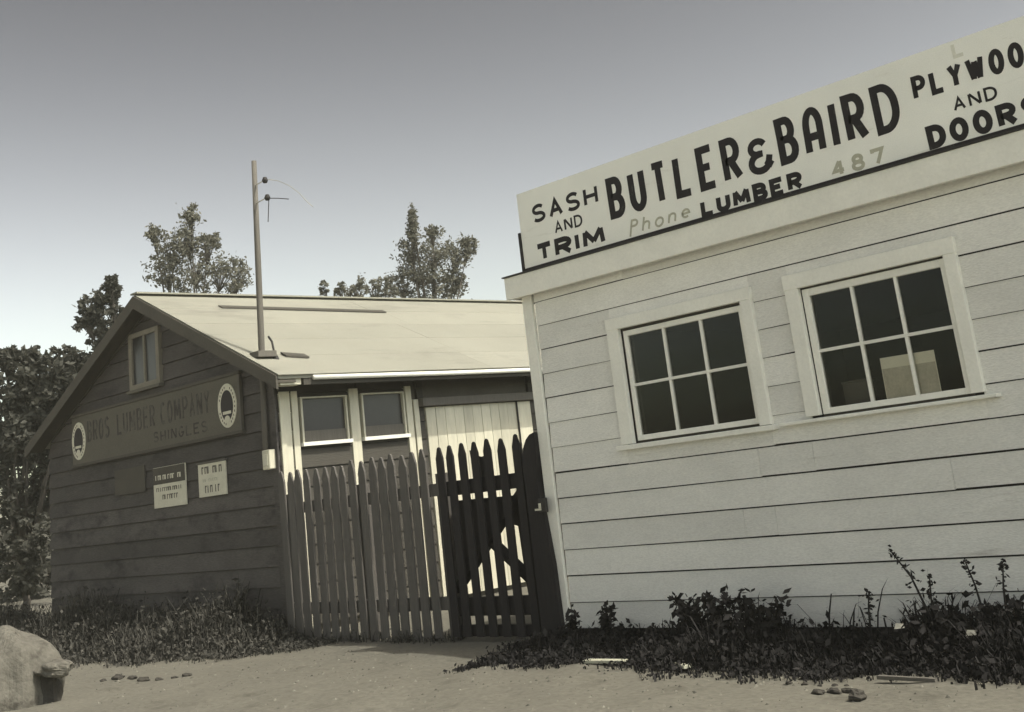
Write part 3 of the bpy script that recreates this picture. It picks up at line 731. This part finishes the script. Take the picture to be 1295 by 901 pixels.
tree('tree', 'sparse leafy treetop with a spiky crest rising behind the barn ridge near the mast', 'tree', 36,
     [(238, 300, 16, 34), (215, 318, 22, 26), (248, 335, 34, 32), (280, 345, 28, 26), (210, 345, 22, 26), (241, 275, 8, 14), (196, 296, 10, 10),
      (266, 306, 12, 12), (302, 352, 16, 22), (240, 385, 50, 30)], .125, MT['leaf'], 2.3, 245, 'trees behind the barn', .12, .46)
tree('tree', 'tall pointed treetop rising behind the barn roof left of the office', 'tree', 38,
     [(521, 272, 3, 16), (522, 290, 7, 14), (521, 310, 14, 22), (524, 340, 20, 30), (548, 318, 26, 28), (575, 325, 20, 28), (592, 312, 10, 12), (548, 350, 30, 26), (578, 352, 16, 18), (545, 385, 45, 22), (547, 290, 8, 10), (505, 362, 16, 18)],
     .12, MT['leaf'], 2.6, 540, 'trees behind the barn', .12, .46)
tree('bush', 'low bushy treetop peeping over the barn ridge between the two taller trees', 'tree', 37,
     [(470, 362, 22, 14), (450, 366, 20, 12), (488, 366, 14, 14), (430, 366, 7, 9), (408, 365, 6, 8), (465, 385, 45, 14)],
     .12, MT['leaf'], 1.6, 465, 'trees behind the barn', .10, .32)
tree('tree', 'dark leafy tree behind the left slope of the barn gable', 'tree', 24,
     [(120, 385, 20, 20), (140, 370, 14, 12), (112, 405, 16, 16), (146, 400, 20, 24), (135, 425, 22, 22), (155, 430, 30, 30), (141, 357, 6, 8), (120, 460, 30, 30)],
     .125, MT['leafd'], 2.9, 140, 'trees left of the barn', .13, .30)
tree('tree', 'dark spreading tree filling the space left of the barn wall', 'tree', 21.5,
     [(30, 475, 34, 26), (75, 462, 28, 20), (15, 505, 34, 30), (60, 505, 34, 28), (90, 480, 22, 20), (30, 550, 40, 32), (75, 545, 26, 30), (15, 610, 36, 34), (45, 640, 30, 30), (12, 452, 14, 12), (60, 600, 16, 24), (40, 455, 16, 14), (100, 470, 14, 16), (88, 520, 24, 26), (50, 530, 30, 24), (12, 570, 30, 30), (55, 570, 24, 26), (20, 660, 34, 30), (100, 500, 16, 20), (95, 545, 20, 22), (35, 500, 30, 20), (5, 540, 30, 30)],
     .135, MT['leafd'], 3.4, 30, 'trees left of the barn', .08, .34)
tree('bush', 'low dark bush against the left end of the barn wall', 'bush', 20.5,
     [(18, 700, 34, 30), (48, 690, 20, 40), (30, 740, 36, 26)], .13, MT['leafd'], 2.2, 30, None, .06, .34)
tree('hedge', 'dim hedge behind the low bush left of the barn wall', 'hedge', 27,
     [(10, 690, 34, 34), (50, 680, 34, 40), (85, 700, 30, 36), (25, 735, 40, 30), (65, 740, 36, 30), (-20, 720, 40, 40)], .14, MT['leafd'], 2.4, 40, None, .06, .36)

def wob(x, s=0): return .10 * math.sin(2.3 * x + s) + .07 * math.sin(5.9 * x + 1 + s) + .05 * math.sin(12.7 * x + s)
def tuft(mb, x, y, h, nb, nl, leaf, spread):
    z = hgt(x, y)
    for _ in range(nb):     # bent blades
        a = random.uniform(0, 6.283); l = h * random.uniform(.15, .9); hh = h * random.uniform(.5, 1.15); w = random.uniform(.003, .008)
        bx, by_ = x + random.gauss(0, spread), y + random.gauss(0, spread); dx, dy = math.cos(a), math.sin(a); k = len(mb.v)
        for (q, up, ww) in ((0, -.01, 1), (.3, .55 * hh, .9), (.65, .88 * hh, .6)):
            mb.v += [(bx + dx * l * q - dy * w * ww, by_ + dy * l * q + dx * w * ww, z + up), (bx + dx * l * q + dy * w * ww, by_ + dy * l * q - dx * w * ww, z + up)]
        mb.v.append((bx + dx * l, by_ + dy * l, z + hh * random.uniform(.7, 1.05)))
        mb.f += [(k, k + 1, k + 3, k + 2), (k + 2, k + 3, k + 5, k + 4), (k + 4, k + 5, k + 6)]
    for _ in range(nl):
        p = Vector((x + random.gauss(0, spread), y + random.gauss(0, spread), z + min(1.0, abs(random.gauss(0, .45))) * h + .008))
        leaf_quad(mb, p, leaf * random.uniform(.5, 1.4), .6)
# in front of the office
gr = MB()
def oedge(x): return -.90 + wob(x) - .06 * max(0, x - 2.5)
def oh(x):
    base = .085 if x < 1.15 else .15 if x < 2.45 else .10 + .10 * max(0, min(1, (x - 2.6) / .9))
    return base * (1 + .3 * math.sin(4.1 * x) + .35 * math.sin(9.7 * x + 2))
for _ in range(5600):
    x = random.uniform(-.22, 6.8); e = oedge(x); y = random.uniform(e, -.05)
    d = min(1, (y - e) / .40); h = max(.02, oh(x) * (.25 + .75 * d))
    tuft(gr, x, y, h * random.uniform(.6, 1.35), 4, 5, .038 + .10 * h, .045)
for _ in range(500):      # stragglers on the dirt
    x = random.uniform(-.3, 6.8); y = oedge(x) - abs(random.gauss(0, .10))
    tuft(gr, x, y, random.uniform(.015, .05), 3, 3, .025, .025)
for _ in range(60):       # thin seed stems standing above the rest
    x = random.uniform(.1, 6.6); tuft(gr, x, random.uniform(-.4, -.06), random.uniform(.14, .27) + .1 * (x > 2.4), 2, 3, .03, .012)
o = gr.build('weeds', MT['weed']); o['kind'] = 'stuff'
# in front of the barn and at the fence foot
gr = MB()
def bedge(x): return (-1.28 + .95 * max(0, min(1, (x + 4.7) / 1.5))) + wob(x, 1) * .8
def bh(x): return (.36 * (1 - .8 * max(0, min(1, (x + 4.4) / .8)))) * (1 + .25 * math.sin(2.2 * x) + .25 * math.sin(6.1 * x))
for _ in range(4600):
    x = random.uniform(-14, -3.1); e = bedge(x); y = random.uniform(e, .12)
    d = min(1, (y - e) / .9); h = max(.03, bh(x) * (.12 + .88 * d))
    tuft(gr, x, y, h * random.uniform(.6, 1.3), 5, 9, .040 + .05 * h, .07)
for _ in range(420):
    x = random.uniform(-12, -3.0); y = bedge(x) - abs(random.gauss(0, .12))
    tuft(gr, x, y, random.uniform(.015, .06), 3, 3, .03, .03)
for _ in range(120):
    x = random.uniform(-3.9, -1.3); tuft(gr, x, random.uniform(-.12, .15), random.uniform(.03, .12), 4, 3, .03, .03)
o = gr.build('weeds', MT['grass']); o['kind'] = 'stuff'
# individual weeds against the office wall
def weed(x, y, h, w, n, label, cat='weed', group=None, leaf=.07):
    t = thing('weed_plant', (x, y, hgt(x, y)), label, cat, group)
    st, lf = MB(), MB(); b0 = Vector((x, y, 0))
    for _ in range(n):
        a = random.uniform(0, 6.28); rr = w * random.uniform(.2, 1); hh = h * random.uniform(.6, 1.0)
        tip = b0 + Vector((math.cos(a) * rr, math.sin(a) * rr * .6, hh)); mid = b0.lerp(tip, .5) + Vector((0, 0, .06 * h))
        st.tube([b0, mid, tip], [.006, .005, .003], 4)
        for k in range(int(14 + 10 * hh / .3)):
            q = random.uniform(.25, 1.05); p = b0.lerp(mid, q * 2) if q < .5 else mid.lerp(tip, q * 2 - 1)
            leaf_quad(lf, p + Vector((random.gauss(0, .022), random.gauss(0, .022), random.gauss(0, .02))), leaf * random.uniform(.5, 1.2), .6)
    lf.build('leaves', MT['weed'], t); st.build('stems', MT['weed'], t)
weed(1.62, -.42, .42, .34, 22, 'wide dark bushy weed under the left office window')
weed(2.05, -.38, .40, .26, 14, 'smaller bushy weed right of the widest one below the wall')
weed(.22, -.30, .30, .12, 6, 'short upright weed at the foot of the office corner board')
weed(.62, -.28, .30, .10, 6, 'thin pair of weed stalks against the lowest clapboard')
def stalk(x, y, h, lx, label):
    t = thing('weed_stalk', (x, y, 0), label, 'weed'); s = MB(); l = MB()
    pts = [Vector((x, y, 0)), Vector((x + lx * .15, y, h * .4)), Vector((x + lx * .5, y, h * .75)), Vector((x + lx, y, h))]
    s.tube(pts, [.009, .008, .006, .004], 5)
    for k in range(34):
        q = random.random() ** .7; i = min(2, int(q * 3)); p = pts[i].lerp(pts[i + 1], q * 3 - i)
        leaf_quad(l, p + Vector((random.gauss(0, .018), random.gauss(0, .018), 0)), random.uniform(.03, .065) * (1.1 - q * .4), .5)
    for _ in range(16): leaf_quad(l, pts[3] + Vector((random.gauss(0, .012), random.gauss(0, .012), random.gauss(-.01, .02))), .03, .7)
    l.build('leaves', MT['weed'], t); s.build('stem', MT['weed'], t)
stalk(3.33, -.45, .60, -.20, 'tallest bare weed stalk leaning left below the right window')
stalk(3.30, -.42, .44, .03, 'upright weed stalk just right of the leaning tall stalk')
stalk(3.62, -.40, .52, -.06, 'feathery weed stalk near the right end of the clapboards')
stalk(3.74, -.42, .50, .05, 'weed stalk curving right at the right end of the clapboards')
stalk(2.86, -.40, .36, .04, 'low arching weed stalk left of the tall leaning stalk')
weed(3.55, -.50, .29, .34, 18, 'dense dark weed clump below the feathery stalks at right')
weed(4.1, -.45, .34, .34, 18, 'dense dark weed clump rightmost under the office wall')

# ------------------------------------------------------------------ loose things on the ground
def rock(name, p, s, m, label, cat, group=None, sq=(1, 1, .6), seg=(10, 7), rough=.24, fac=1.0):
    rnd = random.Random(int(abs(p[0] * 1000) + abs(p[1] * 777))); b = MB(); nu, nv = seg
    ph = [rnd.uniform(0, 6.28) for _ in range(6)]
    for j in range(nv + 1):
        for i in range(nu):
            th, f = 2 * math.pi * i / nu, math.pi * j / nv
            d = Vector((math.sin(f) * math.cos(th), math.sin(f) * math.sin(th), math.cos(f)))
            k = 1 + rough * (rnd.uniform(-.5, .5) * fac + math.sin(3 * d.x + ph[0]) * math.sin(2.6 * d.y + ph[1]) + .6 * math.sin(5 * d.z + ph[2]) * math.sin(4 * d.x + ph[3]) + .4 * math.sin(8 * d.y + ph[4]))
            b.v.append((p[0] + d.x * s * sq[0] * k, p[1] + d.y * s * sq[1] * k, p[2] + d.z * s * sq[2] * k))
    for j in range(nv):
        for i in range(nu):
            b.f.append((j * nu + i, j * nu + (i + 1) % nu, (j + 1) * nu + (i + 1) % nu, (j + 1) * nu + i))
    o = b.build(name, m, off=(p[0], p[1], 0), smooth=False); tag(o, label, cat, group); return o
rock('clod', (3.39, -1.52, .02), .05, MT['darkstone'], 'dark round clod alone on the dirt at lower right', 'clod')
stones = [(-3.72, -1.95, .05), (-3.55, -1.90, .035), (-3.40, -1.88, .045), (-3.28, -1.80, .03), (-3.05, -1.66, .035), (-3.85, -2.02, .03), (-3.15, -1.72, .025)]
for x, y, s in stones:
    rock('stone', (x, y, hgt(x, y) + s * .2), s, MT['darkstone'], 'dark stone in the row lying on the dirt before the barn', 'stone', 'dark stones before the barn', (1.5, 1, .5))
for x, y, s in [(2.75, -1.18, .014), (2.85, -1.16, .016), (2.94, -1.15, .012), (3.02, -1.13, .016), (3.10, -1.14, .012)]:
    rock('pebble', (x, y, hgt(x, y) + s * .3), s, MT['darkstone'], 'small dark pebble in the row in front of the office weeds', 'stone', 'pebbles before the office', (1.3, 1, .6))
for i, (x, y, s) in enumerate([(3.16, -1.36, .03), (3.10, -1.42, .026), (3.22, -1.32, .028)]):
    rock('pebble', (x, y, hgt(x, y) + s * .3), s, MT['darkstone'], 'dark pebble in the slanting trio beside the round clod', 'stone', 'trio of pebbles by the clod', (1.6, 1, .6))
def plank(x, y, l, w, a, label, m='faded'):
    b = MB(); c, s_ = math.cos(a), math.sin(a); z = hgt(x, y) + .012
    e = Vector((c, s_, 0)) * l / 2; p = Vector((x, y, z + .012)); b.beam(p - e, p + e, w, .018)
    tag(b.build('scrap_board', MT[m], off=(x, y, 0)), label, 'board')
plank(1.12, -.90, .34, .07, .05, 'short pale scrap board at the weed edge nearest the gate')
plank(1.83, -1.0, .22, .06, -.35, 'small pale scrap board lying under the bushy weed')
plank(3.45, -1.10, .36, .03, -.10, 'long thin pale scrap board along the weed edge at right', 'mast')
for (x, y, z, lb) in [(3.184, -.62, .20, 'pale scrap of paper caught in the weeds left of the feathery stalks'), (3.636, -.66, .17, 'pale scrap of paper caught in the weeds at far right')]:
    b = MB(); b.loft([(x - .03, y, z - .012), (x + .03, y + .01, z - .008), (x + .03, y + .012, z - .008), (x - .03, y + .002, z - .012)],
                     [(x - .022, y + .01, z + .018), (x + .026, y + .022, z + .014), (x + .026, y + .024, z + .014), (x - .022, y + .012, z + .018)])
    tag(b.build('paper_scrap', MT['galv'], off=(x, y, 0)), lb, 'paper')
gv = MB()
for _ in range(2600):
    x, y = random.uniform(-8, 6), -.5 - abs(random.gauss(0, 1.3)); z = hgt(x, y); sz = .004 + .010 * random.random() ** 3
    k = len(gv.v); a = random.uniform(0, 6.28)
    ring = [(x + sz * (1 + .5 * random.random()) * math.cos(a + i * 1.2566), y + sz * (1 + .5 * random.random()) * math.sin(a + i * 1.2566), z - .002) for i in range(5)]
    gv.v += ring + [(x + random.uniform(-.3, .3) * sz, y + random.uniform(-.3, .3) * sz, z + sz * random.uniform(.5, 1.0))]
    gv.f += [(k + i, k + (i + 1) % 5, k + 5) for i in range(5)]
o = gv.build('gravel', mat('gravel_stones', (.13, .125, .105), .95, .3, (3, 3, 3), .2, 0, .65)); o['kind'] = 'stuff'
# boulder at the lower left
bc = at(20, 868, 9.7)
bl = thing('boulder', (bc.x, bc.y, 0), 'large pale rounded boulder with a shade-dark lump under its ledge left of the stone row', 'rock')
for nm, (u, v, d), size, m, sq, sg_, rg, fc in [
    ('mass', (20, 872, 9.7), .43, 'boulder', (.72, .8, 1.1), (60, 40), .13, .14),
    ('ledge', (70, 845, 9.62), .17, 'boulder', (1.05, .8, .36), (36, 20), .22, .25),
    ('ledge_shade', (60, 878, 9.66), .17, 'darkstone', (.62, .6, 1.15), (30, 20), .22, .25)]:  # dark lump puts the shade below the ledge into its colour
    q = at(u, v, d)
    o = rock(nm, (q.x, q.y, q.z), size, MT[m], '', '', None, sq, sg_, rg, fc)
    for k in ('label', 'category'): del o[k]
    o.parent = bl; o.location = (q.x - bc.x, q.y - bc.y, 0)
